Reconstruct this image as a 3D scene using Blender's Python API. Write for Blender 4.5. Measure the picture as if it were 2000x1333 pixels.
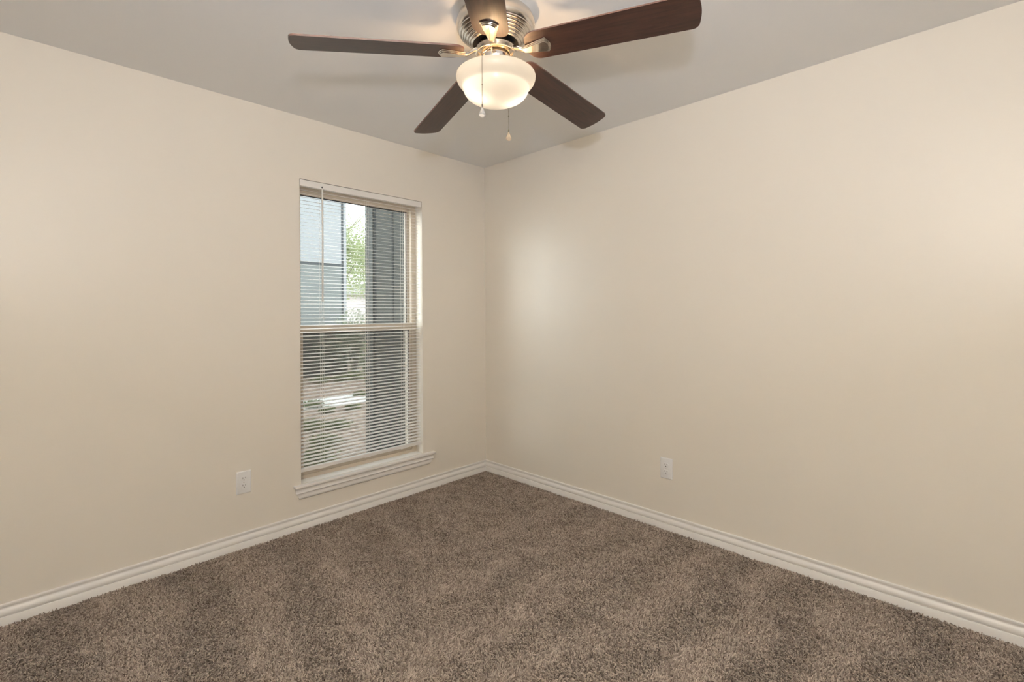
import bpy, bmesh, math, random
import numpy as np
from mathutils import Matrix, Vector

for o in list(bpy.data.objects):
    bpy.data.objects.remove(o)
S = bpy.context.scene
COL = S.collection
PI = math.pi

# ---------------------------------------------------------------- camera
# The far corner of the room is the origin, the window wall is y = 0,
# the plain wall is x = 0, the room lies in x < 0, y < 0, carpet at z = 0.
H = 2.44
CAM = Vector((-2.6703, -2.9048, 1.2712))
YAW, ROLL, FPX, CY = 0.7723, -0.0057, 951.47, 610.37
fw = Vector((math.cos(YAW), math.sin(YAW), 0))
r0 = Vector((math.sin(YAW), -math.cos(YAW), 0))
u0 = Vector((0, 0, 1))
rt = r0 * math.cos(ROLL) + u0 * math.sin(ROLL)
up = u0 * math.cos(ROLL) - r0 * math.sin(ROLL)
cam_d = bpy.data.cameras.new('camera')
cam = bpy.data.objects.new('camera', cam_d)
COL.objects.link(cam)
cam.matrix_world = Matrix(((rt.x, up.x, -fw.x, CAM.x), (rt.y, up.y, -fw.y, CAM.y),
                           (rt.z, up.z, -fw.z, CAM.z), (0, 0, 0, 1)))
cam_d.sensor_width = 36
cam_d.lens = 36 * FPX / 2000
cam_d.shift_y = (CY - 666.5) / 2000
cam_d.clip_start = 0.02
S.camera = cam

# ---------------------------------------------------------------- sky
world = bpy.data.worlds.new('world')
S.world = world
world.use_nodes = True
bg = world.node_tree.nodes['Background']
bg.inputs['Color'].default_value = (0.94, 0.98, 1.0, 1)
bg.inputs['Strength'].default_value = 8.0

# hazy low sun from the left, along the outside of the window wall
sun_d = bpy.data.lights.new('hazy_sun', 'SUN')
sun_d.energy = 1.5
sun_d.angle = math.radians(22)
sun_d.color = (1.0, 0.985, 0.96)
sun_o = bpy.data.objects.new('hazy_sun', sun_d)
COL.objects.link(sun_o)
sun_o.rotation_euler = Vector((0.92, -0.36, -0.22)).to_track_quat('-Z', 'Y').to_euler()

# ---------------------------------------------------------------- photographer's flash, on a stand by the camera
fl = bpy.data.lights.new('flash', 'POINT')
fl.energy = 5
fl.color = (0.92, 0.97, 1.0)
fl.shadow_soft_size = 0.07
flo = bpy.data.objects.new('flash', fl)
COL.objects.link(flo)
flo.location = (-2.86, -3.12, 1.68)
# two unseen fill lamps added to lift the room: one turned to the corner behind the camera, one to the ceiling


def disk_lamp(name, energy, color, loc, aim, size=0.7):
    l_ = bpy.data.lights.new(name, 'AREA')
    l_.shape = 'DISK'
    l_.size = size
    l_.energy = energy
    l_.color = color
    l_.spread = math.radians(150)
    o_ = bpy.data.objects.new(name, l_)
    COL.objects.link(o_)
    o_.location = loc
    o_.rotation_euler = Vector(aim).to_track_quat('-Z', 'Y').to_euler()


disk_lamp('bounce_fill', 79, (1.0, 0.94, 0.79), (-2.9, -3.2, 1.9), (-0.4, -0.4, 0.6))
disk_lamp('ceiling_flash', 25, (0.78, 0.85, 1.0), (-2.86, -3.12, 1.68), (0.5, 0.5, 1.0), 0.12)
disk_lamp('ceiling_fill', 4, (0.78, 0.85, 1.0), (-2.9, -3.2, 1.7), (0.5, 0.5, 1.0), 0.9)

# ---------------------------------------------------------------- exposure
S.view_settings.view_transform = 'Standard'
S.view_settings.look = 'None'
S.view_settings.exposure = 0.0
S.view_settings.gamma = 1.0
S.view_settings.use_curve_mapping = False
try:
    S.cycles.use_denoising = True
    S.cycles.max_bounces = 14
    S.cycles.diffuse_bounces = 8
    S.cycles.transparent_max_bounces = 24
    S.cycles.sample_clamp_indirect = 6.0
except Exception:
    pass


# ================================================================ helpers
def mat(name, color, rough=0.5, metal=0.0, spec=0.5):
    m = bpy.data.materials.new(name)
    m.use_nodes = True
    b = m.node_tree.nodes['Principled BSDF']
    b.inputs['Base Color'].default_value = (*color, 1)
    b.inputs['Roughness'].default_value = rough
    b.inputs['Metallic'].default_value = metal
    b.inputs['Specular IOR Level'].default_value = spec
    return m


def nt(m):
    return m.node_tree.nodes, m.node_tree.links, m.node_tree.nodes['Principled BSDF']


def noise_color(m, c1, c2, scale=8.0, detail=4.0, stretch=None, lo=0.35, hi=0.65, coord='Object', dist=0.0):
    n, l, b = nt(m)
    tc = n.new('ShaderNodeTexCoord')
    mp = n.new('ShaderNodeMapping')
    if stretch:
        mp.inputs['Scale'].default_value = stretch
    nz = n.new('ShaderNodeTexNoise')
    nz.inputs['Scale'].default_value = scale
    nz.inputs['Detail'].default_value = detail
    nz.inputs['Distortion'].default_value = dist
    cr = n.new('ShaderNodeValToRGB')
    cr.color_ramp.elements[0].position = lo
    cr.color_ramp.elements[0].color = (*c1, 1)
    cr.color_ramp.elements[1].position = hi
    cr.color_ramp.elements[1].color = (*c2, 1)
    l.new(tc.outputs[coord], mp.inputs[0])
    l.new(mp.outputs[0], nz.inputs[0])
    l.new(nz.outputs['Fac'], cr.inputs[0])
    l.new(cr.outputs[0], b.inputs['Base Color'])
    return nz


def bump(m, scale, strength, dist=0.001, detail=3.0):
    n, l, b = nt(m)
    tc = n.new('ShaderNodeTexCoord')
    nz = n.new('ShaderNodeTexNoise')
    nz.inputs['Scale'].default_value = scale
    nz.inputs['Detail'].default_value = detail
    bp = n.new('ShaderNodeBump')
    bp.inputs['Strength'].default_value = strength
    bp.inputs['Distance'].default_value = dist
    l.new(tc.outputs['Object'], nz.inputs[0])
    l.new(nz.outputs['Fac'], bp.inputs['Height'])
    l.new(bp.outputs[0], b.inputs['Normal'])


def link(name, me, m, parent=None, smooth=False):
    o = bpy.data.objects.new(name, me)
    COL.objects.link(o)
    if m is not None and me is not None:
        me.materials.append(m)
    if smooth:
        for p in me.polygons:
            p.use_smooth = True
    if parent is not None:
        o.parent = parent
    return o


def sharp(o, deg=35):
    """smooth shading that keeps hard edges"""
    me = o.data
    bm = bmesh.new()
    bm.from_mesh(me)
    lim = math.radians(deg)
    for f in bm.faces:
        f.smooth = True
    for e in bm.edges:
        if len(e.link_faces) == 2 and e.calc_face_angle(0) > lim:
            e.smooth = False
    bm.to_mesh(me)
    bm.free()
    return o


def obj(name, bm, m, parent=None, smooth=False):
    me = bpy.data.meshes.new(name)
    bmesh.ops.recalc_face_normals(bm, faces=bm.faces[:])
    bm.to_mesh(me)
    bm.free()
    o = link(name, me, m, parent)
    if smooth:
        sharp(o)
    return o


def struct(o):
    o['kind'] = 'structure'
    return o


def tag(o, label, cat, group=None, kind=None):
    o['label'] = label
    o['category'] = cat
    if group:
        o['group'] = group
    if kind:
        o['kind'] = kind
    return o


def thing(name, label, cat, loc=(0, 0, 0), group=None):
    o = bpy.data.objects.new(name, None)
    o.empty_display_size = 0.1
    COL.objects.link(o)
    o.location = loc
    return tag(o, label, cat, group)


def box(bm, x0, x1, y0, y1, z0, z1, bev=0.0):
    v = [bm.verts.new((x, y, z)) for z in (z0, z1) for y in (y0, y1) for x in (x0, x1)]
    fs = [bm.faces.new([v[i] for i in f]) for f in
          ((0, 2, 3, 1), (4, 5, 7, 6), (0, 1, 5, 4), (2, 6, 7, 3), (0, 4, 6, 2), (1, 3, 7, 5))]
    if bev:
        es = list({e for f in fs for e in f.edges})
        bmesh.ops.bevel(bm, geom=es, offset=bev, segments=2, affect='EDGES', profile=0.7)
    return v


def lathe(bm, prof, seg=96, mtx=None):
    """revolve (r, z) pairs about z; r == 0 closes the end"""
    rings = []
    for r, z in prof:
        if r < 1e-6:
            rings.append([bm.verts.new((0, 0, z))])
        else:
            rings.append([bm.verts.new((r * math.cos(2 * PI * i / seg), r * math.sin(2 * PI * i / seg), z)) for i in range(seg)])
    for a, b in zip(rings, rings[1:]):
        if len(a) == 1 and len(b) == 1:
            continue
        for i in range(seg):
            j = (i + 1) % seg
            if len(a) == 1:
                bm.faces.new((a[0], b[i], b[j]))
            elif len(b) == 1:
                bm.faces.new((a[i], a[j], b[0]))
            else:
                bm.faces.new((a[i], a[j], b[j], b[i]))
    if mtx is not None:
        vs = [v for r in rings for v in r]
        bmesh.ops.transform(bm, matrix=mtx, verts=vs)


def tube(bm, pts, rad, seg=8, cap=True):
    pts = [Vector(p) for p in pts]
    rings = []
    n = len(pts)
    prev = None
    for i, p in enumerate(pts):
        t = (pts[min(i + 1, n - 1)] - pts[max(i - 1, 0)]).normalized()
        if prev is None:
            a = t.orthogonal().normalized()
        else:
            a = (prev - t * prev.dot(t)).normalized()
        prev = a
        b = t.cross(a)
        rr = rad[i] if isinstance(rad, (list, tuple)) else rad
        rings.append([bm.verts.new(p + (a * math.cos(2 * PI * k / seg) + b * math.sin(2 * PI * k / seg)) * rr) for k in range(seg)])
    for a, b in zip(rings, rings[1:]):
        for i in range(seg):
            j = (i + 1) % seg
            bm.faces.new((a[i], a[j], b[j], b[i]))
    if cap:
        bm.faces.new(rings[0])
        bm.faces.new(rings[-1][::-1])


def prism(bm, poly, axis, a0, a1, trim0=0.0, trim1=0.0):
    """extrude a profile of (depth, z) along 'x' or 'y'; trim gives a mitre per unit of depth"""
    def P(d, z, a):
        return (a, d, z) if axis == 'x' else (d, a, z)
    A = [bm.verts.new(P(d, z, a0 + trim0 * abs(d))) for d, z in poly]
    B = [bm.verts.new(P(d, z, a1 - trim1 * abs(d))) for d, z in poly]
    n = len(poly)
    for i in range(n):
        j = (i + 1) % n
        bm.faces.new((A[i], A[j], B[j], B[i]))
    bm.faces.new(A[::-1])
    bm.faces.new(B)


# ================================================================ materials
M_wall = mat('cream_wall_paint', (0.80, 0.752, 0.680), 0.36, spec=0.5)
bump(M_wall, 160, 0.12, 0.001, 2)
M_ceil = mat('ceiling_paint', (0.88, 0.88, 0.88), 0.8, spec=0.2)
bump(M_ceil, 140, 0.15, 0.001, 2)
M_trim = mat('white_trim_paint', (0.83, 0.812, 0.795), 0.35)
M_backing = mat('carpet_backing', (0.14, 0.11, 0.09), 0.95, spec=0.1)
M_vinyl = mat('almond_vinyl', (0.56, 0.49, 0.41), 0.45)
M_wvinyl = mat('white_vinyl', (0.82, 0.81, 0.78), 0.4)
M_seal = mat('black_seal', (0.012, 0.012, 0.012), 0.6)
M_blind = mat('blind_enamel', (0.82, 0.80, 0.775), 0.38)
M_cord = mat('blind_cord', (0.78, 0.75, 0.70), 0.8)
M_wand = mat('clear_acrylic_wand', (0.80, 0.78, 0.74), 0.15)
M_plate = mat('white_plastic', (0.82, 0.82, 0.83), 0.3)
M_hole = mat('slot_dark', (0.02, 0.017, 0.015), 0.7)
M_screw = mat('screw_metal', (0.62, 0.60, 0.58), 0.35, metal=0.6)
M_nickel = mat('brushed_nickel', (0.72, 0.675, 0.61), 0.24, metal=1.0)
M_nickel2 = mat('polished_nickel', (0.80, 0.75, 0.68), 0.14, metal=1.0)
M_dark = mat('motor_gap_black', (0.010, 0.009, 0.009), 0.6)
M_wood = mat('walnut_laminate', (0.045, 0.018, 0.012), 0.42, spec=0.55)
noise_color(M_wood, (0.024, 0.0095, 0.0068), (0.060, 0.025, 0.017), 6.0, 6.0, (1.2, 14, 14), 0.3, 0.7, dist=0.6)
M_edge = mat('blade_edge_veneer', (0.15, 0.082, 0.068), 0.4)
M_chain = mat('bead_chain_metal', (0.24, 0.21, 0.18), 0.3, metal=1.0)

# frosted glass of the lamp shade, lit from the lamp inside
M_shade = bpy.data.materials.new('frosted_glass')
M_shade.use_nodes = True
_n, _l = M_shade.node_tree.nodes, M_shade.node_tree.links
_n.remove(_n['Principled BSDF'])
_t = _n.new('ShaderNodeBsdfTranslucent'); _t.inputs['Color'].default_value = (0.112, 0.138, 0.185, 1)
_d = _n.new('ShaderNodeBsdfPrincipled'); _d.inputs['Base Color'].default_value = (0.80, 0.72, 0.60, 1)
_d.inputs['Roughness'].default_value = 0.28
_x = _n.new('ShaderNodeMixShader'); _x.inputs[0].default_value = 0.42
_l.new(_t.outputs[0], _x.inputs[1]); _l.new(_d.outputs[0], _x.inputs[2])
_l.new(_x.outputs[0], _n['Material Output'].inputs['Surface'])

M_bulb = mat('bulb_glow', (1, 1, 1), 0.5)
_b = M_bulb.node_tree.nodes['Principled BSDF']
_b.inputs['Emission Color'].default_value = (1.0, 0.66, 0.36, 1)
_b.inputs['Emission Strength'].default_value = 160

M_crystal = mat('faceted_crystal', (0.93, 0.90, 0.87), 0.06)
M_crystal.node_tree.nodes['Principled BSDF'].inputs['Transmission Weight'].default_value = 0.75
M_crystal.node_tree.nodes['Principled BSDF'].inputs['IOR'].default_value = 1.52

M_crystal_reflect = mat('crystal_amber_reflection', (0.95, 0.80, 0.62), 0.06)  # clear crystal with its amber reflections put into the base colour
M_crystal_reflect.node_tree.nodes['Principled BSDF'].inputs['Transmission Weight'].default_value = 0.75
M_crystal_reflect.node_tree.nodes['Principled BSDF'].inputs['IOR'].default_value = 1.52

# window pane: clear with a faint reflection
M_glass = bpy.data.materials.new('window_glass')
M_glass.use_nodes = True
_n, _l = M_glass.node_tree.nodes, M_glass.node_tree.links
_n.remove(_n['Principled BSDF'])
_t = _n.new('ShaderNodeBsdfTransparent'); _t.inputs['Color'].default_value = (0.93, 0.96, 0.95, 1)
_g = _n.new('ShaderNodeBsdfGlossy'); _g.inputs['Roughness'].default_value = 0.02
_w = _n.new('ShaderNodeLayerWeight'); _w.inputs['Blend'].default_value = 0.5
_q = _n.new('ShaderNodeMath'); _q.operation = 'POWER'; _q.inputs[1].default_value = 5
_f = _n.new('ShaderNodeMath'); _f.operation = 'MULTIPLY_ADD'; _f.inputs[1].default_value = 0.96; _f.inputs[2].default_value = 0.04
_l.new(_w.outputs['Facing'], _q.inputs[0]); _l.new(_q.outputs[0], _f.inputs[0])
_x = _n.new('ShaderNodeMixShader')
_l.new(_f.outputs[0], _x.inputs[0]); _l.new(_t.outputs[0], _x.inputs[1]); _l.new(_g.outputs[0], _x.inputs[2])
_l.new(_x.outputs[0], _n['Material Output'].inputs['Surface'])

# insect screen: fine dark mesh that lets most light through
M_screen = bpy.data.materials.new('insect_screen')
M_screen.use_nodes = True
_n, _l = M_screen.node_tree.nodes, M_screen.node_tree.links
_p = _n['Principled BSDF']; _p.inputs['Base Color'].default_value = (0.10, 0.09, 0.08, 1)
_t = _n.new('ShaderNodeBsdfTransparent')
_x = _n.new('ShaderNodeMixShader'); _x.inputs[0].default_value = 0.36
_l.new(_t.outputs[0], _x.inputs[1]); _l.new(_p.outputs[0], _x.inputs[2])
_l.new(_x.outputs[0], _n['Material Output'].inputs['Surface'])

# outdoors
M_mulch = mat('bark_mulch', (0.2434, 0.1622, 0.1217), 0.95, spec=0.1)
noise_color(M_mulch, (0.1092, 0.0780, 0.0593), (0.2886, 0.2184, 0.1747), 22, 6, None, 0.35, 0.65)
M_walk = mat('pale_concrete', (0.7420, 0.7238, 0.6967), 0.9, spec=0.2)
noise_color(M_walk, (0.4524, 0.4434, 0.4253), (0.5610, 0.5519, 0.5339), 6, 5)
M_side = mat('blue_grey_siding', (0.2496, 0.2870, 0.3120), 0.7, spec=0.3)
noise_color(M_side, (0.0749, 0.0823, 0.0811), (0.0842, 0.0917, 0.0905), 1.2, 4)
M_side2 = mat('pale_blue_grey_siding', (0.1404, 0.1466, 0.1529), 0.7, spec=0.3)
M_skirt = mat('dark_skirt', (0.0288, 0.0282, 0.0264), 0.85, spec=0.2)
M_seam_shadow = mat('seam_and_band_shadow', (0.0437, 0.0499, 0.0550), 0.8, spec=0.2)
M_char = mat('charcoal_siding', (0.0969, 0.1095, 0.1064), 0.7, spec=0.3)
noise_color(M_char, (0.0252, 0.0269, 0.0244), (0.0311, 0.0327, 0.0298), 9, 5, (1, 1, 0.1))
M_char2 = mat('grey_corner_board', (0.0387, 0.0421, 0.0405), 0.7, spec=0.3)
M_groove = mat('charcoal_groove', (0.0187, 0.0206, 0.0218), 0.8, spec=0.2)
M_white = mat('white_house_paint', (0.3120, 0.2870, 0.2808), 0.8)
M_roof = mat('grey_shingle', (0.0998, 0.0967, 0.0967), 0.9)
M_bark = mat('tree_bark', (0.1061, 0.0874, 0.0686), 0.95)
noise_color(M_bark, (0.0624, 0.0499, 0.0374), (0.1498, 0.1248, 0.0998), 12, 5, (1, 1, 0.2))


def leaf_mat(name, c1, c2):
    m = mat(name, c1, 0.6, spec=0.3)
    noise_color(m, c1, c2, 2.5, 3, None, 0.35, 0.65)
    n, l, b = nt(m)
    t = n.new('ShaderNodeBsdfTranslucent')
    t.inputs['Color'].default_value = (c2[0], c2[1], c2[2], 1)
    x = n.new('ShaderNodeMixShader')
    x.inputs[0].default_value = 0.4
    l.new(b.outputs[0], x.inputs[1])
    l.new(t.outputs[0], x.inputs[2])
    l.new(x.outputs[0], n['Material Output'].inputs['Surface'])
    return m


M_leaf = leaf_mat('tree_leaf', (0.1140, 0.1500, 0.0624), (0.2640, 0.3000, 0.1620))
M_leaf2 = leaf_mat('pale_tree_leaf', (0.1248, 0.1622, 0.0811), (0.2371, 0.2746, 0.1685))
M_bush = leaf_mat('shrub_leaf', (0.040, 0.052, 0.034), (0.17, 0.19, 0.135))
M_low = leaf_mat('ground_cover_leaf', (0.0562, 0.0749, 0.0250), (0.1435, 0.1622, 0.0686))

# ================================================================ room shell
RX, RY = -3.45, -3.75          # the two walls behind the camera
WT = 0.18                      # wall thickness
OX0, OX1, OZ0, OZ1 = -1.482, -0.611, 0.262, 2.070   # window opening

bm = bmesh.new()
box(bm, RX - WT, WT, RY - WT, WT, -0.10, -0.012)
struct(obj('floor', bm, M_backing))
bm = bmesh.new()
box(bm, RX - WT, WT, RY - WT, WT, H, H + 0.12)
struct(obj('ceiling', bm, M_ceil))

bm = bmesh.new()
xs = [RX - WT, OX0, OX1, 0.0]
zs = [-0.012, OZ0, OZ1, H]
grid = {}
for k, y in enumerate((0.0, WT)):
    for i, x in enumerate(xs):
        for j, z in enumerate(zs):
            grid[i, j, k] = bm.verts.new((x, y, z))
for k in (0, 1):
    for i in range(3):
        for j in range(3):
            if (i, j) != (1, 1):
                bm.faces.new((grid[i, j, k], grid[i + 1, j, k], grid[i + 1, j + 1, k], grid[i, j + 1, k]))
for (a, b) in (((1, 1), (2, 1)), ((2, 1), (2, 2)), ((2, 2), (1, 2)), ((1, 2), (1, 1))):
    bm.faces.new((grid[a + (0,)], grid[b + (0,)], grid[b + (1,)], grid[a + (1,)]))
for i in range(3):
    for j in (0, 3):
        bm.faces.new((grid[i, j, 0], grid[i + 1, j, 0], grid[i + 1, j, 1], grid[i, j, 1]))
for j in range(3):
    for i in (0, 3):
        bm.faces.new((grid[i, j, 0], grid[i, j + 1, 0], grid[i, j + 1, 1], grid[i, j, 1]))
struct(obj('wall_left', bm, M_wall))
bm = bmesh.new()
box(bm, 0.0, WT, RY - WT, WT, -0.012, H)
struct(obj('wall_right', bm, M_wall))
bm = bmesh.new()
box(bm, RX, 0.0, RY - WT, RY, -0.012, H)
struct(obj('wall_near', bm, M_wall))
bm = bmesh.new()
box(bm, RX - WT, RX, RY - WT, 0.0, -0.012, H)
struct(obj('wall_rear', bm, M_wall))

# baseboards: square foot, small bead, flat face, cove to a thin top
bp = [(0, -0.012), (-0.0140, -0.012), (-0.0140, 0.0280), (-0.0128, 0.0298), (-0.0075, 0.0302), (-0.0070, 0.0320), (-0.0112, 0.0336),
      (-0.0128, 0.0385), (-0.0132, 0.0430), (-0.0124, 0.0490), (-0.0104, 0.0545), (-0.0076, 0.0590), (-0.0056, 0.0620), (-0.0050, 0.0645),
      (-0.0058, 0.0680), (-0.0078, 0.0720), (-0.0086, 0.0760), (-0.0080, 0.0800), (-0.0056, 0.0822), (0, 0.0826)]
bm = bmesh.new()
prism(bm, bp, 'x', RX, 0.0, 1.0, 1.0)
struct(obj('baseboard_left', bm, M_trim, smooth=True))
bm = bmesh.new()
prism(bm, bp, 'y', RY, 0.0, 1.0, 1.0)
struct(obj('baseboard_right', bm, M_trim, smooth=True))
bm = bmesh.new()
prism(bm, [(RY - d, z) for d, z in bp], 'x', RX, 0.0)
struct(obj('baseboard_near', bm, M_trim, smooth=True))
bm = bmesh.new()
prism(bm, [(RX - d, z) for d, z in bp], 'y', RY, 0.0)
struct(obj('baseboard_rear', bm, M_trim, smooth=True))

# ================================================================ window
FY0, FY1 = 0.082, 0.170        # frame depth inside the opening
win = bpy.data.objects.new('window_1', None)
COL.objects.link(win)
win.location = ((OX0 + OX1) / 2, FY0, OZ0)
struct(win)
WO = Vector(win.location)


def wbox(bm, x0, x1, y0, y1, z0, z1, bev=0.0):
    box(bm, x0 - WO.x, x1 - WO.x, y0 - WO.y, y1 - WO.y, z0 - WO.z, z1 - WO.z, bev)


JW = 0.037
bm = bmesh.new()
wbox(bm, OX0, OX0 + JW, FY0, FY1, OZ0, OZ1)
wbox(bm, OX1 - JW, OX1, FY0, FY1, OZ0, OZ1)
wbox(bm, OX0 + JW, OX1 - JW, FY0, FY1, OZ1 - 0.040, OZ1)
wbox(bm, OX0 + JW, OX1 - JW, FY0, FY1, OZ0, OZ0 + 0.022)
wbox(bm, OX0 + JW, OX0 + JW + 0.006, 0.112, 0.118, OZ0, OZ1 - 0.04)     # parting stops
wbox(bm, OX1 - JW - 0.006, OX1 - JW, 0.112, 0.118, OZ0, OZ1 - 0.04)
obj('window_frame', bm, M_vinyl, win)

MRZ = 1.147                    # meeting rail


def sash(name, y0, y1, z0, z1, ra, rb, m, stile=0.026):
    s = bpy.data.objects.new(name, None)
    COL.objects.link(s)
    s.parent = win
    x0, x1 = OX0 + JW + 0.001, OX1 - JW - 0.001
    b = bmesh.new()
    wbox(b, x0, x0 + stile, y0, y1, z0, z1)
    wbox(b, x1 - stile, x1, y0, y1, z0, z1)
    wbox(b, x0 + stile, x1 - stile, y0, y1, z0, z0 + ra)
    wbox(b, x0 + stile, x1 - stile, y0, y1, z1 - rb, z1)
    obj('sash_frame', b, m, s)
    b = bmesh.new()
    yc = (y0 + y1) / 2
    wbox(b, x0 + stile, x1 - stile, yc - 0.002, yc + 0.002, z0 + ra, z1 - rb)
    obj('glass_pane', b, M_glass, s)
    b = bmesh.new()
    wbox(b, x1 - stile - 0.010, x1 - stile - 0.004, y0 + 0.002, yc - 0.002, z0 + ra, z1 - rb)
    wbox(b, x0 + stile, x1 - stile, y0 + 0.002, yc - 0.002, z1 - rb - 0.005, z1 - rb)
    obj('glazing_seal', b, M_seal, s)
    b = bmesh.new()
    for xa, xb in ((x1 - stile - 0.018, x1 - stile - 0.010), (x1 - stile - 0.004, x1 - stile)):
        wbox(b, xa, xb, y0 + 0.0018, yc - 0.002, z0 + ra, z1 - rb - 0.005)
    obj('glazing_bead', b, M_wvinyl, s)
    return s


sash('lower_sash', 0.088, 0.111, OZ0 + 0.022, MRZ + 0.05, 0.040, 0.048, M_vinyl, 0.014)
sash('upper_sash', 0.119, 0.143, MRZ + 0.010, OZ1 - 0.040, 0.042, 0.026, M_vinyl, 0.011)
bm = bmesh.new()
wbox(bm, OX0 + JW, OX1 - JW, 0.155, 0.156, OZ0 + 0.022, MRZ + 0.03)
obj('insect_screen', bm, M_screen, win)

# stool and apron under the window
sx0, sx1 = -1.528, -0.522
bm = bmesh.new()
st_front = -0.036
# the stool is notched round the opening: nose in front of the wall, tongue inside the reveal
box(bm, sx0, sx1, st_front, 0.0, 0.2465, 0.262, 0.0)
box(bm, OX0, OX1, 0.0, FY0, 0.2465, 0.2621)
sill = obj('trim_1', bm, M_trim)
md = sill.modifiers.new('ease', 'BEVEL')
md.width = 0.0045
md.segments = 3
md.limit_method = 'ANGLE'
struct(sill)
# apron: cove and bead profile with returned ends
ap = [(0, 0.2465), (-0.0285, 0.2465), (-0.0280, 0.2430), (-0.0215, 0.2400), (-0.0195, 0.2350), (-0.0195, 0.2230), (-0.0210, 0.2205), (-0.0240, 0.2190), (-0.0250, 0.2165),
      (-0.0240, 0.2140), (-0.0200, 0.2120), (-0.0160, 0.2085), (-0.0150, 0.2040), (-0.0165, 0.1960), (-0.0160, 0.1870), (-0.0130, 0.1800), (-0.0085, 0.1760), (0, 0.1750)]
bm = bmesh.new()


def apx(z):
    return min(1.0, (z - 0.175) / 0.040) * 0.026


A = [bm.verts.new((-1.493 - apx(z), d, z)) for d, z in ap]
B = [bm.verts.new((-0.562 + apx(z), d, z)) for d, z in ap]
for i in range(len(ap)):
    j = (i + 1) % len(ap)
    bm.faces.new((A[i], A[j], B[j], B[i]))
bm.faces.new(A[::-1])
bm.faces.new(B)
struct(obj('trim_2', bm, M_trim, smooth=True))

# ================================================================ mini blind
BX0, BX1 = OX0 + 0.004, OX1 - 0.006
BYC = 0.026                    # centre of the slats
blind = thing('window_blind', 'white horizontal mini blind, lowered with open slats, inside the tall window', 'blind',
              ((BX0 + BX1) / 2, BYC, OZ1 - 0.002))
BO = Vector(blind.location)


def bbox(bm, x0, x1, y0, y1, z0, z1, bev=0.0):
    box(bm, x0 - BO.x, x1 - BO.x, y0 - BO.y, y1 - BO.y, z0 - BO.z, z1 - BO.z, bev)


bm = bmesh.new()
bbox(bm, BX0, BX1, 0.004, 0.046, 2.034, 2.0675, 0.0015)
bbox(bm, BX0, BX1, 0.0015, 0.0045, 2.030, 2.0670, 0.001)
obj('headrail', bm, M_blind, blind)
# slats
PITCH, Z_TOP, Z_BOT, NS = 0.0213, 2.012, 0.366, 78
PITCH = (Z_TOP - Z_BOT) / (NS - 1)
TILT = 0.17
prof = []
for i in range(7):
    t = i / 6 * 2 - 1
    prof.append((t * 0.0125, 0.0016 * (1 - t * t)))
ca, sa = math.cos(TILT), math.sin(TILT)
prof = [(y * ca - z * sa, y * sa + z * ca) for y, z in prof]
verts, faces = [], []
rng = random.Random(3)
XS = np.linspace(BX0 + 0.003, BX1 - 0.003, 9)
for s in range(NS):
    zc = Z_TOP - s * PITCH + rng.uniform(-0.0004, 0.0004)
    base = len(verts)
    nx, npf = len(XS), len(prof)
    for off in (0.0, -0.00035):
        for x in XS:
            sag = -0.0006 * math.sin((x - BX0) / (BX1 - BX0) * PI * 3) ** 2
            for y, z in prof:
                verts.append((x - BO.x, BYC + y - BO.y, zc + z + off + sag - BO.z))
    for layer in (0, 1):
        o_ = base + layer * nx * npf
        for a in range(nx - 1):
            for b in range(npf - 1):
                q = (o_ + a * npf + b, o_ + (a + 1) * npf + b, o_ + (a + 1) * npf + b + 1, o_ + a * npf + b + 1)
                faces.append(q if layer == 0 else q[::-1])
    L = nx * npf
    for b in (0, npf - 1):
        for a in range(nx - 1):
            faces.append((base + a * npf + b, base + (a + 1) * npf + b, base + L + (a + 1) * npf + b, base + L + a * npf + b))
    for a in (0, nx - 1):
        for b in range(npf - 1):
            faces.append((base + a * npf + b, base + a * npf + b + 1, base + L + a * npf + b + 1, base + L + a * npf + b))
me = bpy.data.meshes.new('slats')
me.from_pydata(verts, [], faces)
me.update()
sharp(link('slats', me, M_blind, blind), 50)
# bottom rail
bm = bmesh.new()
bbox(bm, BX0, BX1, BYC - 0.0130, BYC + 0.0130, 0.325, 0.346, 0.004)
br = obj('bottom_rail', bm, M_blind, blind, smooth=True)
for xe in (BX0 - 0.0006, BX1 - 0.0024):
    b = bmesh.new()
    bbox(b, xe, xe + 0.003, BYC - 0.0135, BYC + 0.0135, 0.3245, 0.3465, 0.001)
    obj('end_cap', b, M_blind, br)
LAD = (-1.345, -1.040, -0.765)
for x in LAD:
    b = bmesh.new()
    bbox(b, x - 0.022, x + 0.022, BYC - 0.012, BYC + 0.012, 0.3215, 0.3262, 0.001)
    obj('cord_button', b, M_blind, br)
# ladder cords: two uprights and a lift cord at each ladder
for x in LAD:
    b = bmesh.new()
    for y in (BYC - 0.0135, BYC + 0.0135):
        tube(b, [Vector((x, y, z)) - BO for z in (0.345, 1.2, 2.036)], 0.0007, 5)
    tube(b, [Vector((x + 0.012, BYC - 0.0135, z)) - BO for z in (0.345, 1.2, 2.036)], 0.0007, 5)
    for s in range(NS):
        z = Z_TOP - s * PITCH - 0.0008
        tube(b, [Vector((x, BYC - 0.0135, z - 0.0013)) - BO, Vector((x, BYC + 0.0135, z + 0.0013)) - BO], 0.0005, 4)
    obj('ladder_cord', b, M_cord, blind)
# tilt wand with its hook
b = bmesh.new()
wx = -1.347
tube(b, [Vector((wx, -0.006, 2.034)) - BO, Vector((wx, -0.008, 1.70)) - BO, Vector((wx - 0.002, -0.008, 1.345)) - BO], 0.0042, 6)
wand = obj('tilt_wand', b, M_wand, blind)
b = bmesh.new()
tube(b, [Vector((wx, 0.0035, 2.040)) - BO, Vector((wx, -0.005, 2.043)) - BO, Vector((wx, -0.0075, 2.036)) - BO], 0.0026, 8)
obj('wand_hook', b, M_hole, wand)

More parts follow.
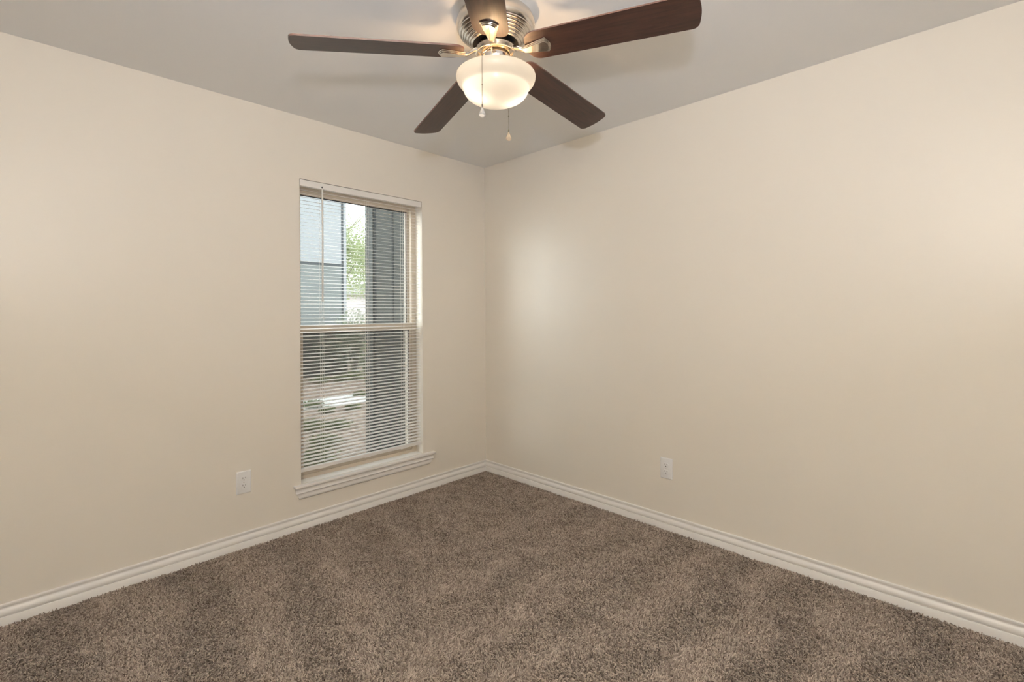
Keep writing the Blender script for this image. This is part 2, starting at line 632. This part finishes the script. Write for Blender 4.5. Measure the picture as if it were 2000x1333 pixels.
# ================================================================ ceiling fan
FX, FYC = -1.33813, -1.52641
fan = thing('ceiling_fan', 'five-blade ceiling fan with dark walnut blades and a lit frosted bowl light', 'ceiling fan', (FX, FYC, H))


def fz(z):
    return z - H


# motor housing: dome against the ceiling, stepped rings on its underside
pr = [(0.0, 2.439), (0.128, 2.439), (0.138, 2.434), (0.147, 2.424), (0.1525, 2.411), (0.1545, 2.397), (0.1535, 2.386), (0.150, 2.377), (0.1455, 2.3705)]
r, z = 0.1455, 2.3705
for k in range(6):
    pr += [(r - 0.0012, z - 0.0006), (r - 0.0016, z - 0.0050), (r - 0.0040, z - 0.0072), (r - 0.0082, z - 0.0082), (r - 0.0092, z - 0.0074)]
    r -= 0.0092
    z -= 0.0078
pr += [(r - 0.001, z), (r - 0.0012, z + 0.012)]
bm = bmesh.new()
lathe(bm, [(a, fz(b_)) for a, b_ in pr], 128)
hous = obj('motor_housing', bm, M_nickel, fan, smooth=True)
HB_R, HB_Z = r, z
# dark gap between housing and rotor
bm = bmesh.new()
lathe(bm, [(0.0, fz(HB_Z + 0.011)), (HB_R - 0.0012, fz(HB_Z + 0.011))], 96)
lathe(bm, [(0.060, fz(HB_Z + 0.011)), (0.060, fz(2.300))], 96)
obj('motor_gap', bm, M_dark, hous)
# rotor ring carrying the blade irons
bm = bmesh.new()
lathe(bm, [(0.064, fz(2.311)), (0.0755, fz(2.311)), (0.0775, fz(2.309)), (0.0785, fz(2.304)), (0.0785, fz(2.290)), (0.0795, fz(2.2885)), (0.0795, fz(2.2845)), (0.0775, fz(2.2835)),
           (0.0750, fz(2.2845)), (0.0740, fz(2.288)), (0.0735, fz(2.300)), (0.056, fz(2.302))], 128)
obj('rotor_ring', bm, M_nickel2, fan, smooth=True)

# blades
q_r, q_ph, q_ti, q_w0, q_w1, q_dr, q_tx, q_ty = 0.75551, 2.57881, -0.21662, 0.1348, 0.14663, -0.05121, -0.01596, -0.04527
BZ = 2.29018


def blade_outline():
    """half-width runs from root to tip; returns closed (r, w) outline"""
    def hw(r_):
        return 0.5 * (q_w0 + (q_w1 - q_w0) * (r_ - 0.2) / (q_r - 0.2))
    pts_ = []
    rr = 0.128                                     # root end
    # root: broad rounded corners
    def arc(cx, cy, ra, rb, a0, a1, n):
        for i in range(n + 1):
            a = a0 + (a1 - a0) * i / n
            pts_.append((cx + ra * math.cos(a), cy + rb * math.sin(a)))
    c1 = 0.048
    arc(rr + c1, -hw(rr + c1) + c1, c1, c1, PI, 1.5 * PI, 10)
    c2 = 0.026
    tipx = q_r - 0.006
    arc(tipx - c2, -hw(tipx) + c2, c2, c2, -0.5 * PI, -0.10, 8)
    for i in range(1, 8):                          # slightly crowned tip
        t = -1 + 2 * i / 8
        pts_.append((tipx + 0.006 * (1 - t * t), t * (hw(tipx) - c2)))
    arc(tipx - c2, hw(tipx) - c2, c2, c2, 0.10, 0.5 * PI, 8)
    arc(rr + c1, hw(rr + c1) - c1, c1, c1, 0.5 * PI, PI, 10)
    return pts_


OUT = blade_outline()
TH = 0.0065


def blade_mesh():
    b = bmesh.new()
    lo = [b.verts.new((x, y, -TH / 2)) for x, y in OUT]
    hi = [b.verts.new((x, y, TH / 2)) for x, y in OUT]
    b.faces.new(lo[::-1])
    b.faces.new(hi)
    n = len(OUT)
    side = []
    for i in range(n):
        j = (i + 1) % n
        side.append(b.faces.new((lo[i], lo[j], hi[j], hi[i])))
    for f in side:
        f.material_index = 1
    me_ = bpy.data.meshes.new('blade')
    bmesh.ops.recalc_face_normals(b, faces=b.faces[:])
    b.to_mesh(me_)
    b.free()
    me_.materials.append(M_wood)
    me_.materials.append(M_edge)
    return me_


def iron_mesh():
    """fan-shaped stepped plate under the blade root with a neck to the rotor ring"""
    b = bmesh.new()

    def paddle(w0, w1, x0, x1, zb, zt, tip):
        o_ = []
        o_.append((x0, -w0))
        o_.append((x1, -w1))
        for i in range(1, 10):
            t = -1 + 2 * i / 10
            o_.append((x1 + tip * (1 - t * t), t * w1))
        o_.append((x1, w1))
        o_.append((x0, w0))
        lo = [b.verts.new((x, y, zb)) for x, y in o_]
        hi = [b.verts.new((x, y, zt)) for x, y in o_]
        b.faces.new(lo[::-1])
        b.faces.new(hi)
        for i in range(len(o_)):
            j = (i + 1) % len(o_)
            b.faces.new((lo[i], lo[j], hi[j], hi[i]))
    zb0 = -TH / 2
    paddle(0.0130, 0.0350, 0.122, 0.212, zb0 - 0.0050, zb0 - 0.0002, 0.014)
    paddle(0.0115, 0.0300, 0.121, 0.210, zb0 - 0.0095, zb0 - 0.0050, 0.013)
    paddle(0.0100, 0.0250, 0.120, 0.208, zb0 - 0.0135, zb0 - 0.0095, 0.012)
    return b


for k in range(5):
    a = q_ph + 2 * PI / 5 * k
    d = Vector((math.cos(a), math.sin(a), 0))
    n_ = Vector((-math.sin(a), math.cos(a), 0))
    d.z = q_dr + q_tx * d.x + q_ty * d.y
    n2 = Vector((n_.x * math.cos(q_ti), n_.y * math.cos(q_ti), math.sin(q_ti) + (q_tx * n_.x + q_ty * n_.y) * math.cos(q_ti)))
    ex = d.normalized()
    ez = ex.cross(n2).normalized()
    ey = ez.cross(ex)
    mt = Matrix(((ex.x, ey.x, ez.x, 0), (ex.y, ey.y, ez.y, 0), (ex.z, ey.z, ez.z, BZ - H), (0, 0, 0, 1)))
    o = bpy.data.objects.new('blade', blade_mesh())
    COL.objects.link(o)
    o.parent = fan
    o.matrix_local = mt
    b = iron_mesh()
    io = obj('blade_iron', b, M_nickel2, fan)
    io.matrix_local = mt
    mdf = io.modifiers.new('ease', 'BEVEL')
    mdf.width = 0.0012
    mdf.segments = 2
    # curved neck from the rotor ring out to the plate, in fan coordinates
    b = bmesh.new()
    p1 = mt @ Vector((0.124, 0, -0.0105))
    dirh = Vector((math.cos(a), math.sin(a), 0))
    sd = Vector((-math.sin(a), math.cos(a), 0))
    p0 = dirh * 0.074 + Vector((0, 0, fz(2.2955)))
    rings = []
    for i in range(9):
        t = i / 8
        s_ = t * t * (3 - 2 * t)
        c = p0.lerp(p1, t)
        c.z = p0.z + (p1.z - p0.z) * s_ + 0.000
        w = 0.0120 - 0.0010 * t
        sdl = (sd * (1 - t) + ey * t).normalized()
        upl = (Vector((0, 0, 1)) * (1 - t) + ez * t).normalized()
        hgt = 0.0085 - 0.0025 * t
        ring = []
        for m_ in range(12):
            an = 2 * PI * m_ / 12
            cx_ = math.copysign(abs(math.cos(an)) ** 0.6, math.cos(an)) * w
            cy_ = math.copysign(abs(math.sin(an)) ** 0.6, math.sin(an)) * hgt
            ring.append(b.verts.new(c + sdl * cx_ + upl * cy_))
        rings.append(ring)
    for r1, r2 in zip(rings, rings[1:]):
        for i in range(12):
            j = (i + 1) % 12
            b.faces.new((r1[i], r1[j], r2[j], r2[i]))
    b.faces.new(rings[0][::-1])
    b.faces.new(rings[-1])
    nk = obj('neck', b, M_nickel2, None, smooth=True)
    nk.parent = io
    nk.matrix_parent_inverse = mt.inverted()

# switch housing under the rotor, fitter pan, rim of the light kit
bm = bmesh.new()
lathe(bm, [(0.0, fz(2.301)), (0.0555, fz(2.301)), (0.0565, fz(2.299)), (0.0565, fz(2.252)), (0.0545, fz(2.249)), (0.050, fz(2.247)), (0.050, fz(2.236)), (0.0, fz(2.236))], 96)
obj('switch_housing', bm, M_nickel2, fan, smooth=True)
# glass bowl: rolled rim, waist, rounded bottom
gp = [(0.131, 2.2055), (0.140, 2.2085), (0.1480, 2.2080), (0.1535, 2.2035), (0.1555, 2.1960), (0.1548, 2.1870), (0.1510, 2.1765), (0.1440, 2.1665), (0.1370, 2.1595),
      (0.1315, 2.1545), (0.1292, 2.1500), (0.1280, 2.1440), (0.1240, 2.1340), (0.1170, 2.1240), (0.1060, 2.1145), (0.0920, 2.1070), (0.0750, 2.1010), (0.0550, 2.0965),
      (0.0300, 2.0940), (0.0, 2.0933)]
bm = bmesh.new()
lathe(bm, [(a, fz(b_)) for a, b_ in gp], 128)
shade = obj('glass_shade', bm, M_shade, fan, smooth=True)
for p in shade.data.polygons:
    p.use_smooth = True
# lamp holders and bulbs
for d in (Vector((0.062, -0.036, 0)), Vector((-0.058, 0.026, 0))):
    b = bmesh.new()
    tube(b, [d * 0.7 + Vector((0, 0, fz(2.240))), d * 0.9 + Vector((0, 0, fz(2.222))), d + Vector((0, 0, fz(2.176)))], 0.011, 12)
    lh = obj('lamp_holder', b, M_nickel, fan, smooth=True)
    b = bmesh.new()
    lathe(b, [(0.0, 0.036), (0.010, 0.034), (0.013, 0.026), (0.018, 0.010), (0.0195, 0.0), (0.017, -0.009), (0.010, -0.016), (0.0, -0.0185)], 24,
          Matrix.Translation(d + Vector((0, 0, fz(2.142)))))
    obj('bulb', b, M_bulb, lh, smooth=True)
# fitter posts holding the bowl
for k in range(3):
    b = bmesh.new()
    a = 0.9 + 2 * PI * k / 3
    d = Vector((math.cos(a), math.sin(a), 0))
    tube(b, [d * 0.050 + Vector((0, 0, fz(2.243))), d * 0.10 + Vector((0, 0, fz(2.235))), d * 0.133 + Vector((0, 0, fz(2.207)))], 0.004, 8)
    obj('bowl_post', b, M_nickel, fan, smooth=True)


def pull_chain(px, py, z_top, z_end, hx, hy, hz, label, m_drop):
    """bead chain from a guide arm on the switch housing, crystal drop at its end (world coordinates)"""
    b = bmesh.new()
    F = Vector((FX, FYC, H))
    ga = bmesh.new()
    tube(ga, [Vector((hx, hy, hz)) - F, Vector(((hx * 0.1 + px * 0.9), (hy * 0.1 + py * 0.9), 2.216)) - F, Vector((px, py, z_top)) - F], 0.0026, 10)
    bmesh.ops.create_uvsphere(ga, u_segments=12, v_segments=8, radius=0.0055, matrix=Matrix.Translation(Vector((hx, hy, hz)) - F))
    tube(b, [Vector((px, py, z_top)) - F, Vector((px, py, z_end)) - F], 0.0006, 5)
    zz = z_top
    while zz > z_end:
        bmesh.ops.create_icosphere(b, subdivisions=1, radius=0.0017, matrix=Matrix.Translation(Vector((px, py, zz)) - F))
        zz -= 0.0042
    mid = z_top + (z_end - z_top) * 0.57
    bmesh.ops.create_icosphere(b, subdivisions=2, radius=0.0030, matrix=Matrix.Translation(Vector((px, py, mid)) - F))
    tube(b, [Vector((px, py, z_end + 0.010)) - F, Vector((px, py, z_end - 0.002)) - F], 0.0026, 8)
    ch = obj('pull_chain', b, M_chain, fan, smooth=True)
    obj('guide_arm', ga, M_nickel2, ch, smooth=True)
    # faceted teardrop
    b = bmesh.new()
    seg = 10
    prof_ = [(0.0, 0.0), (0.0030, -0.001), (0.0042, -0.006), (0.0080, -0.0135), (0.0115, -0.0215), (0.0122, -0.0270), (0.0100, -0.0325), (0.0055, -0.0355), (0.0, -0.0365)]
    lathe(b, prof_, seg, Matrix.Translation(Vector((px, py, z_end)) - F))
    c = obj('crystal_drop', b, m_drop, ch)
    c['label'] = label
    return ch


vd = Vector((FX - CAM.x, FYC - CAM.y, 0)).normalized()     # away from the camera
vs = Vector((vd.y, -vd.x, 0))                              # to the right
C0 = Vector((FX, FYC, 0))
pa = C0 - vd * 0.158 - vs * 0.050
ha = C0 - vd * 0.056 - vs * 0.018
pull_chain(pa.x, pa.y, 2.200, 2.012, ha.x, ha.y, 2.284, 'clear crystal drop', M_crystal)
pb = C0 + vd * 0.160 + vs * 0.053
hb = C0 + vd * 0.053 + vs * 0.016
pull_chain(pb.x, pb.y, 2.200, 2.040, hb.x, hb.y, 2.284, 'clear crystal drop with amber reflections in its colour', M_crystal_reflect)


# ================================================================ outlets
def outlet(loc, face, label):
    t = thing('wall_outlet', label, 'outlet', loc, 'white duplex outlets low on the walls')
    if face == 'x':
        t.rotation_euler = (0, 0, -PI / 2)     # faces into the room from the plain wall

    def at(b, ms=None):
        return b
    b = bmesh.new()
    w, h, th = 0.0378, 0.0610, 0.0058
    vs_ = []
    for s, y in ((1.0, 0.0), (1.0, -0.0018), (0.955, -0.0045), (0.90, -th)):
        ww, hh = w - (1 - s) * 0.045, h - (1 - s) * 0.045
        ring = []
        for cx, cz, a0 in ((ww, hh, 0), (-ww, hh, PI / 2), (-ww, -hh, PI), (ww, -hh, 1.5 * PI)):
            cr_ = 0.003
            for i in range(4):
                a = a0 + PI / 2 * i / 3
                ring.append(b.verts.new((cx - math.copysign(cr_, cx) + cr_ * math.cos(a), y, cz - math.copysign(cr_, cz) + cr_ * math.sin(a))))
        vs_.append(ring)
    for r1, r2 in zip(vs_, vs_[1:]):
        for i in range(len(r1)):
            j = (i + 1) % len(r1)
            b.faces.new((r1[i], r1[j], r2[j], r2[i]))
    b.faces.new(vs_[-1])
    b.faces.new(vs_[0][::-1])
    obj('cover_plate', b, M_plate, t, smooth=True)
    for zc in (0.0195, -0.0195):
        b = bmesh.new()
        ring_a, ring_b, ring_c = [], [], []
        for i in range(32):
            a = 2 * PI * i / 32
            x = 0.0172 * math.cos(a)
            z_ = max(-0.0125, min(0.0125, 0.0172 * math.sin(a)))
            ring_a.append(b.verts.new((x, -0.004, zc + z_)))
            ring_b.append(b.verts.new((x, -0.0074, zc + z_)))
            ring_c.append(b.verts.new((x * 0.93, -0.0080, zc + z_ * 0.93)))
        for r1, r2 in ((ring_a, ring_b), (ring_b, ring_c)):
            for i in range(32):
                j = (i + 1) % 32
                b.faces.new((r1[i], r1[j], r2[j], r2[i]))
        b.faces.new(ring_c)
        rec = obj('receptacle', b, M_plate, t)
        b = bmesh.new()
        box(b, -0.0074, -0.0052, -0.0083, -0.0078, zc + 0.0005, zc + 0.0092)
        box(b, 0.0052, 0.0070, -0.0083, -0.0078, zc + 0.0015, zc + 0.0085)
        cyl = [(0.0026 * math.cos(2 * PI * i / 12), max(-0.0022, 0.0026 * math.sin(2 * PI * i / 12))) for i in range(12)]
        f0 = [b.verts.new((x, -0.0078, zc - 0.0062 + z_)) for x, z_ in cyl]
        f1 = [b.verts.new((x, -0.0083, zc - 0.0062 + z_)) for x, z_ in cyl]
        for i in range(12):
            j = (i + 1) % 12
            b.faces.new((f0[i], f0[j], f1[j], f1[i]))
        b.faces.new(f1)
        so = obj('socket_slots', b, M_hole, rec)
        so['label'] = 'dark socket slots'
    b = bmesh.new()
    lathe(b, [(0.0, 0.0016), (0.0020, 0.0013), (0.0031, 0.0)], 16, Matrix.Translation((0, -0.0058, 0)) @ Matrix.Rotation(PI / 2, 4, 'X'))
    obj('screw', b, M_screw, t)
    return t


outlet((-1.7925, 0.0, 0.353), 'y', 'white duplex outlet on the window wall, left of the window')
outlet((0.0, -1.5590, 0.352), 'x', 'white duplex outlet on the plain wall without a window')

# ================================================================ carpet
rs = np.random.default_rng(7)


def smooth_noise(x, y, cell, seed):
    g = np.random.default_rng(seed)
    n = 256
    tab = g.normal(size=(n, n))
    u, v = x / cell + 100, y / cell + 100
    i, j = np.floor(u).astype(int), np.floor(v).astype(int)
    fu, fv = u - i, v - j
    fu, fv = fu * fu * (3 - 2 * fu), fv * fv * (3 - 2 * fv)
    i, j = i % n, j % n
    i2, j2 = (i + 1) % n, (j + 1) % n
    return (tab[i, j] * (1 - fu) + tab[i2, j] * fu) * (1 - fv) + (tab[i, j2] * (1 - fu) + tab[i2, j2] * fu) * fv


SP = 0.0050
cx0, cx1, cy0, cy1 = -3.30, -0.0145, -3.55, -0.0145
gx, gy = np.meshgrid(np.arange(cx0, cx1, SP), np.arange(cy0, cy1, SP))
gx, gy = gx.ravel(), gy.ravel()
gx = gx + rs.uniform(-0.5, 0.5, gx.size) * SP
gy = gy + rs.uniform(-0.5, 0.5, gy.size) * SP
gx = np.minimum(gx, cx1)
gy = np.minimum(gy, cy1)
# keep what the camera could see with some margin (the tufts far behind it are never seen)
dep = (gx - CAM.x) * fw.x + (gy - CAM.y) * fw.y
keep = dep > 0.75
gx, gy = gx[keep], gy[keep]
N = gx.size
# pile lean: vacuum strokes and foot scuffs
wob = 1.1 * smooth_noise(gx, gy, 0.30, 4)
s1 = np.tanh(2.2 * np.sin(2 * np.pi * (gy + 0.10 * gx) / 0.33 + wob))       # strokes square to the plain wall
s2 = np.tanh(2.2 * np.sin(2 * np.pi * (gx - 0.10 * gy) / 0.40 + wob))       # strokes square to the window wall
side = 1 / (1 + np.exp(-((gx - gy) + 0.25 + 0.35 * smooth_noise(gx, gy, 0.40, 6)) * 5))
lean_a = 1.6 * smooth_noise(gx, gy, 0.16, 1) + 1.5 * smooth_noise(gx, gy, 0.06, 2)
lean_m = 0.16 + 0.16 * smooth_noise(gx, gy, 0.12, 3)
lx = np.cos(lean_a) * lean_m + side * 0.75 * s1
ly = np.sin(lean_a) * lean_m + (1 - side) * 0.75 * s2
ang = rs.uniform(0, 2 * np.pi, N)
bend = rs.uniform(0.30, 1.0, N)
ln = rs.uniform(0.0125, 0.0215, N)
P = 6
t = np.linspace(0, 1, P)[None, :]
dx = (lx + np.cos(ang) * bend)[:, None]
dy = (ly + np.sin(ang) * bend)[:, None]
tw = rs.uniform(0, 2 * np.pi, N)[:, None]
horiz = ln[:, None] * 0.62 * t ** 1.4
X = gx[:, None] + dx * horiz + 0.0017 * np.cos(tw + 6.5 * t) * t
Y = gy[:, None] + dy * horiz + 0.0017 * np.sin(tw + 6.5 * t) * t
hh = np.sqrt(dx ** 2 + dy ** 2)
Z = -0.0125 + ln[:, None] * (t - 0.38 * np.clip(hh, 0, 1.4) * t ** 2.0) * 0.80
X = np.minimum(X, -0.0140)
Y = np.minimum(Y, -0.0140)
pos = np.stack([X, Y, Z], -1).astype(np.float32)
rad = (np.ones((N, P)) * rs.uniform(0.0012, 0.0018, N)[:, None])
rad[:, -1] *= 0.55
rad[:, 0] *= 0.8
shade_v = np.clip(0.5 + 0.22 * rs.normal(size=N) + 0.05 * smooth_noise(gx, gy, 0.05, 5), 0, 1)

hc = bpy.data.hair_curves.new('carpet_pile')
hc.add_curves([P] * N)
hc.attributes['position'].data.foreach_set('vector', pos.ravel())
ra = hc.attributes.get('radius') or hc.attributes.new('radius', 'FLOAT', 'POINT')
ra.data.foreach_set('value', rad.astype(np.float32).ravel())
sh = hc.attributes.new('yarn', 'FLOAT', 'CURVE')
sh.data.foreach_set('value', shade_v.astype(np.float32))
M_pile = mat('frieze_yarn', (0.33, 0.265, 0.215), 0.9, spec=0.15)
_n, _l, _b = nt(M_pile)
_a = _n.new('ShaderNodeAttribute')
_a.attribute_name = 'yarn'
_r = _n.new('ShaderNodeValToRGB')
_r.color_ramp.elements[0].position = 0.10
_r.color_ramp.elements[0].color = (0.115, 0.086, 0.070, 1)
_r.color_ramp.elements[1].position = 0.90
_r.color_ramp.elements[1].color = (0.54, 0.452, 0.388, 1)
_l.new(_a.outputs['Fac'], _r.inputs[0])
_l.new(_r.outputs[0], _b.inputs['Base Color'])
pile = bpy.data.objects.new('carpet_pile', hc)
COL.objects.link(pile)
hc.materials.append(M_pile)
tag(pile, 'mottled brown shaggy carpet covering the whole floor', 'carpet', kind='stuff')

# ================================================================ outdoors
GZ = -0.20


def pix(x, y, z=None, yy=None):
    """world point that the camera sees at pixel (x, y) on the plane z or the plane y"""
    d = fw + rt * ((x - 1000) / FPX) - up * ((y - CY) / FPX)
    k = (z - CAM.z) / d.z if z is not None else (yy - CAM.y) / d.y
    return CAM + d * k


bm = bmesh.new()
box(bm, -12, 45, WT + 0.002, 60, GZ - 0.2, GZ)
struct(obj('ground', bm, M_mulch))
# concrete path crossing the mulch
p1, p2 = Vector((1.02, 5.15, 0)), Vector((1.75, 5.40, 0))
e1 = [pix(597, 784, z=GZ), pix(716, 769, z=GZ)]
e2 = [pix(597, 801, z=GZ), pix(716, 786, z=GZ)]
da, db = (e1[1] - e1[0]), (e2[1] - e2[0])
bm = bmesh.new()
cor = [e1[0] - da * 3, e1[1] + da * 3, e2[1] + db * 3, e2[0] - db * 3]
lo = [bm.verts.new((c.x, c.y, GZ - 0.02)) for c in cor]
hi = [bm.verts.new((c.x, c.y, GZ + 0.015)) for c in cor]
bm.faces.new(lo[::-1])
bm.faces.new(hi)
for i in range(4):
    j = (i + 1) % 4
    bm.faces.new((lo[i], lo[j], hi[j], hi[i]))
tag(obj('concrete_path', bm, M_walk), 'pale concrete path across the mulch bed outside the window', 'path')

# own outside wall that juts out at the right of the window
cx_ = -0.30
bm = bmesh.new()
box(bm, cx_, 0.75, WT + 0.002, 1.20, GZ, 3.4)
wo = struct(obj('wall_outside', bm, M_char))
bm = bmesh.new()
box(bm, cx_ - 0.018, 0.75, 1.20, 1.335, GZ, 3.4)
struct(obj('trim_3', bm, M_char2))
bm = bmesh.new()
for yc in (1.185, 0.885, 0.585):
    box(bm, cx_ - 0.003, cx_ + 0.005, yc - 0.014, yc + 0.014, GZ, 3.4)
obj('panel_groove', bm, M_groove, wo)
# own roof overhang above the window
# neighbouring building
NB = 8.3
nbr = pix(676, 600, yy=NB).x
nbs = pix(667, 600, yy=NB).x
zb_ = pix(640, 513, yy=NB).z
nb = thing('apartment_building', 'blue-grey panelled two-storey building seen through the left of the window', 'building', (nbr - 4, NB, GZ))


def nbox(name, m, x0, x1, y0, y1, z0, z1):
    b = bmesh.new()
    box(b, x0 - nbr + 4, x1 - nbr + 4, y0 - NB, y1 - NB, z0 - GZ, z1 - GZ)
    return obj(name, b, m, nb)


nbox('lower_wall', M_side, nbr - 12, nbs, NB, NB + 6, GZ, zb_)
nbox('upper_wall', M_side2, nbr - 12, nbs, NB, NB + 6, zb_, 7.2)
nbox('base_skirt', M_skirt, nbr - 12, nbr - 0.02, NB - 0.03, NB, GZ, pix(640, 650, yy=NB).z)  # dark sheet over the lowest part of the wall
nbox('corner_board', M_side2, nbs + 0.05, nbr, NB - 0.03, NB + 6, GZ, 7.2)
nbox('corner_seam', M_seam_shadow, nbs, nbs + 0.05, NB + 0.01, NB + 6, GZ, 7.2)
nbox('band_board', M_side2, nbr - 12, nbs - 0.02, NB - 0.04, NB, zb_ - 0.02, zb_ + 0.10)
nbox('band_shadow_strip', M_seam_shadow, nbr - 12, nbs - 0.02, NB - 0.02, NB, zb_ - 0.06, zb_ - 0.02)  # dark strip painted in as the shadow line under the band board
nbox('roof', M_roof, nbr - 12.3, nbr + 0.3, NB - 0.4, NB + 6.4, 7.2, 7.5)

# small white house far behind
hp = pix(697, 590, yy=42)
fh = thing('far_house', 'small white house far behind the trees, right of the blue-grey building', 'house', (hp.x, 42, GZ))
b = bmesh.new()
box(b, -4, 4, 0, 6, 0, 3.3)
obj('wall', b, M_white, fh)
b = bmesh.new()
prism(b, [(-0.5, 3.3), (3, 4.6), (6.5, 3.3)], 'x', -4.4, 4.4)
obj('roof', b, M_roof, fh)


def leaves(name, n, cen, rad3, size, m, parent, seed, power=0.6, thin_top=0.0):
    g = np.random.default_rng(seed)
    d = g.normal(size=(n * 2, 3))
    d /= np.linalg.norm(d, axis=1)[:, None]
    r_ = g.uniform(0, 1, n * 2) ** power
    p = d * r_[:, None]
    if thin_top:
        keep_ = g.uniform(0, 1, n * 2) > np.clip((p[:, 2] - 0.0) * thin_top, 0, 0.93)
        p = p[keep_]
    p = p[:n]
    n = len(p)
    # clump
    cl = g.normal(size=(40, 3)) * 0.4
    p = p * np.array(rad3) + np.array(cen)
    a = g.normal(size=(n, 3)); a /= np.linalg.norm(a, axis=1)[:, None]
    c = np.cross(a, g.normal(size=(n, 3))); c /= np.linalg.norm(c, axis=1)[:, None]
    s = size * g.uniform(0.6, 1.3, n)[:, None]
    # pointed leaf: four corners, folded a little
    fold = np.cross(a, c) * s * 0.15
    v = np.stack([p - a * s, p + c * s * 0.5 + fold, p + a * s, p - c * s * 0.5 + fold], 1).reshape(-1, 3)
    me_ = bpy.data.meshes.new(name)
    me_.from_pydata(v.tolist(), [], [(4 * i, 4 * i + 1, 4 * i + 2, 4 * i + 3) for i in range(n)])
    me_.update()
    return link(name, me_, m, parent)


def tree(x, y, cz, rad3, n, size, m, label, seed, thin=0.0):
    t_ = thing('tree', label, 'tree', (x, y, GZ), 'trees beyond the window')
    b_ = bmesh.new()
    tube(b_, [(0, 0, 0), (0.05, 0.02, cz * 0.5), (-0.03, 0.05, cz), (0.02, 0, cz + rad3[2] * 0.7)], [0.16, 0.12, 0.08, 0.02], 8)
    g = random.Random(seed)
    for i in range(14):
        a_ = g.uniform(0, 2 * PI)
        z0 = cz * g.uniform(0.55, 1.1)
        L_ = rad3[0] * g.uniform(0.5, 0.95)
        tube(b_, [(0, 0, z0), (math.cos(a_) * L_ * 0.5, math.sin(a_) * L_ * 0.5, z0 + 0.35 * L_), (math.cos(a_) * L_, math.sin(a_) * L_, z0 + 0.9 * L_)], [0.05, 0.03, 0.008], 6)
    obj('trunk', b_, M_bark, t_, smooth=True)
    leaves('foliage', n, (0, 0, cz), rad3, size, m, t_, seed, 0.7, thin)
    return t_


c1 = pix(690, 520, yy=19)
tree(c1.x - 0.75, 19, 4.7, (1.9, 1.9, 2.8), 15000, 0.052, M_leaf, 'green leafy tree in the gap right of the blue-grey building', 11, 1.5)
c2 = pix(706, 480, yy=27)
tree(c2.x + 0.6, 27, 5.2, (2.6, 2.2, 2.9), 11000, 0.075, M_leaf2, 'paler tree further back behind the green leafy tree', 12, 1.3)


def shrub(px_, py_, yv, rad3, n, size, m, label, seed, name='shrub', group='shrubs beyond the window'):
    q = pix(px_, py_, yy=yv)
    t_ = thing(name, label, 'shrub', (q.x, yv, GZ), group)
    b_ = bmesh.new()
    g = random.Random(seed)
    for i in range(7):
        a_ = g.uniform(0, 2 * PI)
        tube(b_, [(0, 0, 0), (math.cos(a_) * rad3[0] * 0.35, math.sin(a_) * rad3[1] * 0.35, rad3[2] * 0.9), (math.cos(a_) * rad3[0] * 0.75, math.sin(a_) * rad3[1] * 0.75, rad3[2] * 1.6)], [0.012, 0.009, 0.004], 5)
    obj('stems', b_, M_bark, t_)
    leaves('foliage', n, (0, 0, rad3[2]), rad3, size, m, t_, seed, 0.6)
    return t_


shrub(693, 640, 7.6, (0.56, 0.40, 0.80), 6000, 0.024, M_bush, 'bushy shrub at the corner of the blue-grey building', 21)
shrub(628, 660, 7.95, (0.34, 0.20, 0.58), 600, 0.024, M_bush, 'low dark shrub against the base of the blue-grey building', 22)
shrub(715, 662, 6.0, (0.14, 0.16, 0.50), 420, 0.024, M_leaf2, 'slender pale green shrub nearest the charcoal wall', 23)
k = 0
spots = [(612, 797, 0.16), (640, 806, 0.12), (606, 842, 0.20), (660, 838, 0.17), (632, 872, 0.18), (690, 800, 0.12), (620, 905, 0.20), (705, 775, 0.13), (668, 745, 0.22), (694, 742, 0.25), (625, 748, 0.20)]
for (px_, py_, rr_) in spots:
    q = pix(px_, py_, z=GZ)
    t_ = thing('ground_cover', 'low green ground cover plant in the mulch outside the window', 'plant', (q.x, q.y, GZ), 'ground cover plants in the mulch bed')
    b_ = bmesh.new()
    g_ = random.Random(60 + k)
    for i in range(9):
        a_ = g_.uniform(0, 2 * PI)
        L_ = rr_ * g_.uniform(0.5, 1.05)
        tube(b_, [(0, 0, 0), (math.cos(a_) * L_ * 0.5, math.sin(a_) * L_ * 0.5, rr_ * 0.35), (math.cos(a_) * L_, math.sin(a_) * L_, rr_ * 0.30)], [0.004, 0.003, 0.0015], 5)
    obj('stems', b_, M_bark, t_)
    leaves('foliage', 700, (0, 0, rr_ * 0.35), (rr_ * 1.15, rr_ * 1.15, rr_ * 0.4), 0.017, M_low, t_, 40 + k, 0.6)
    k += 1
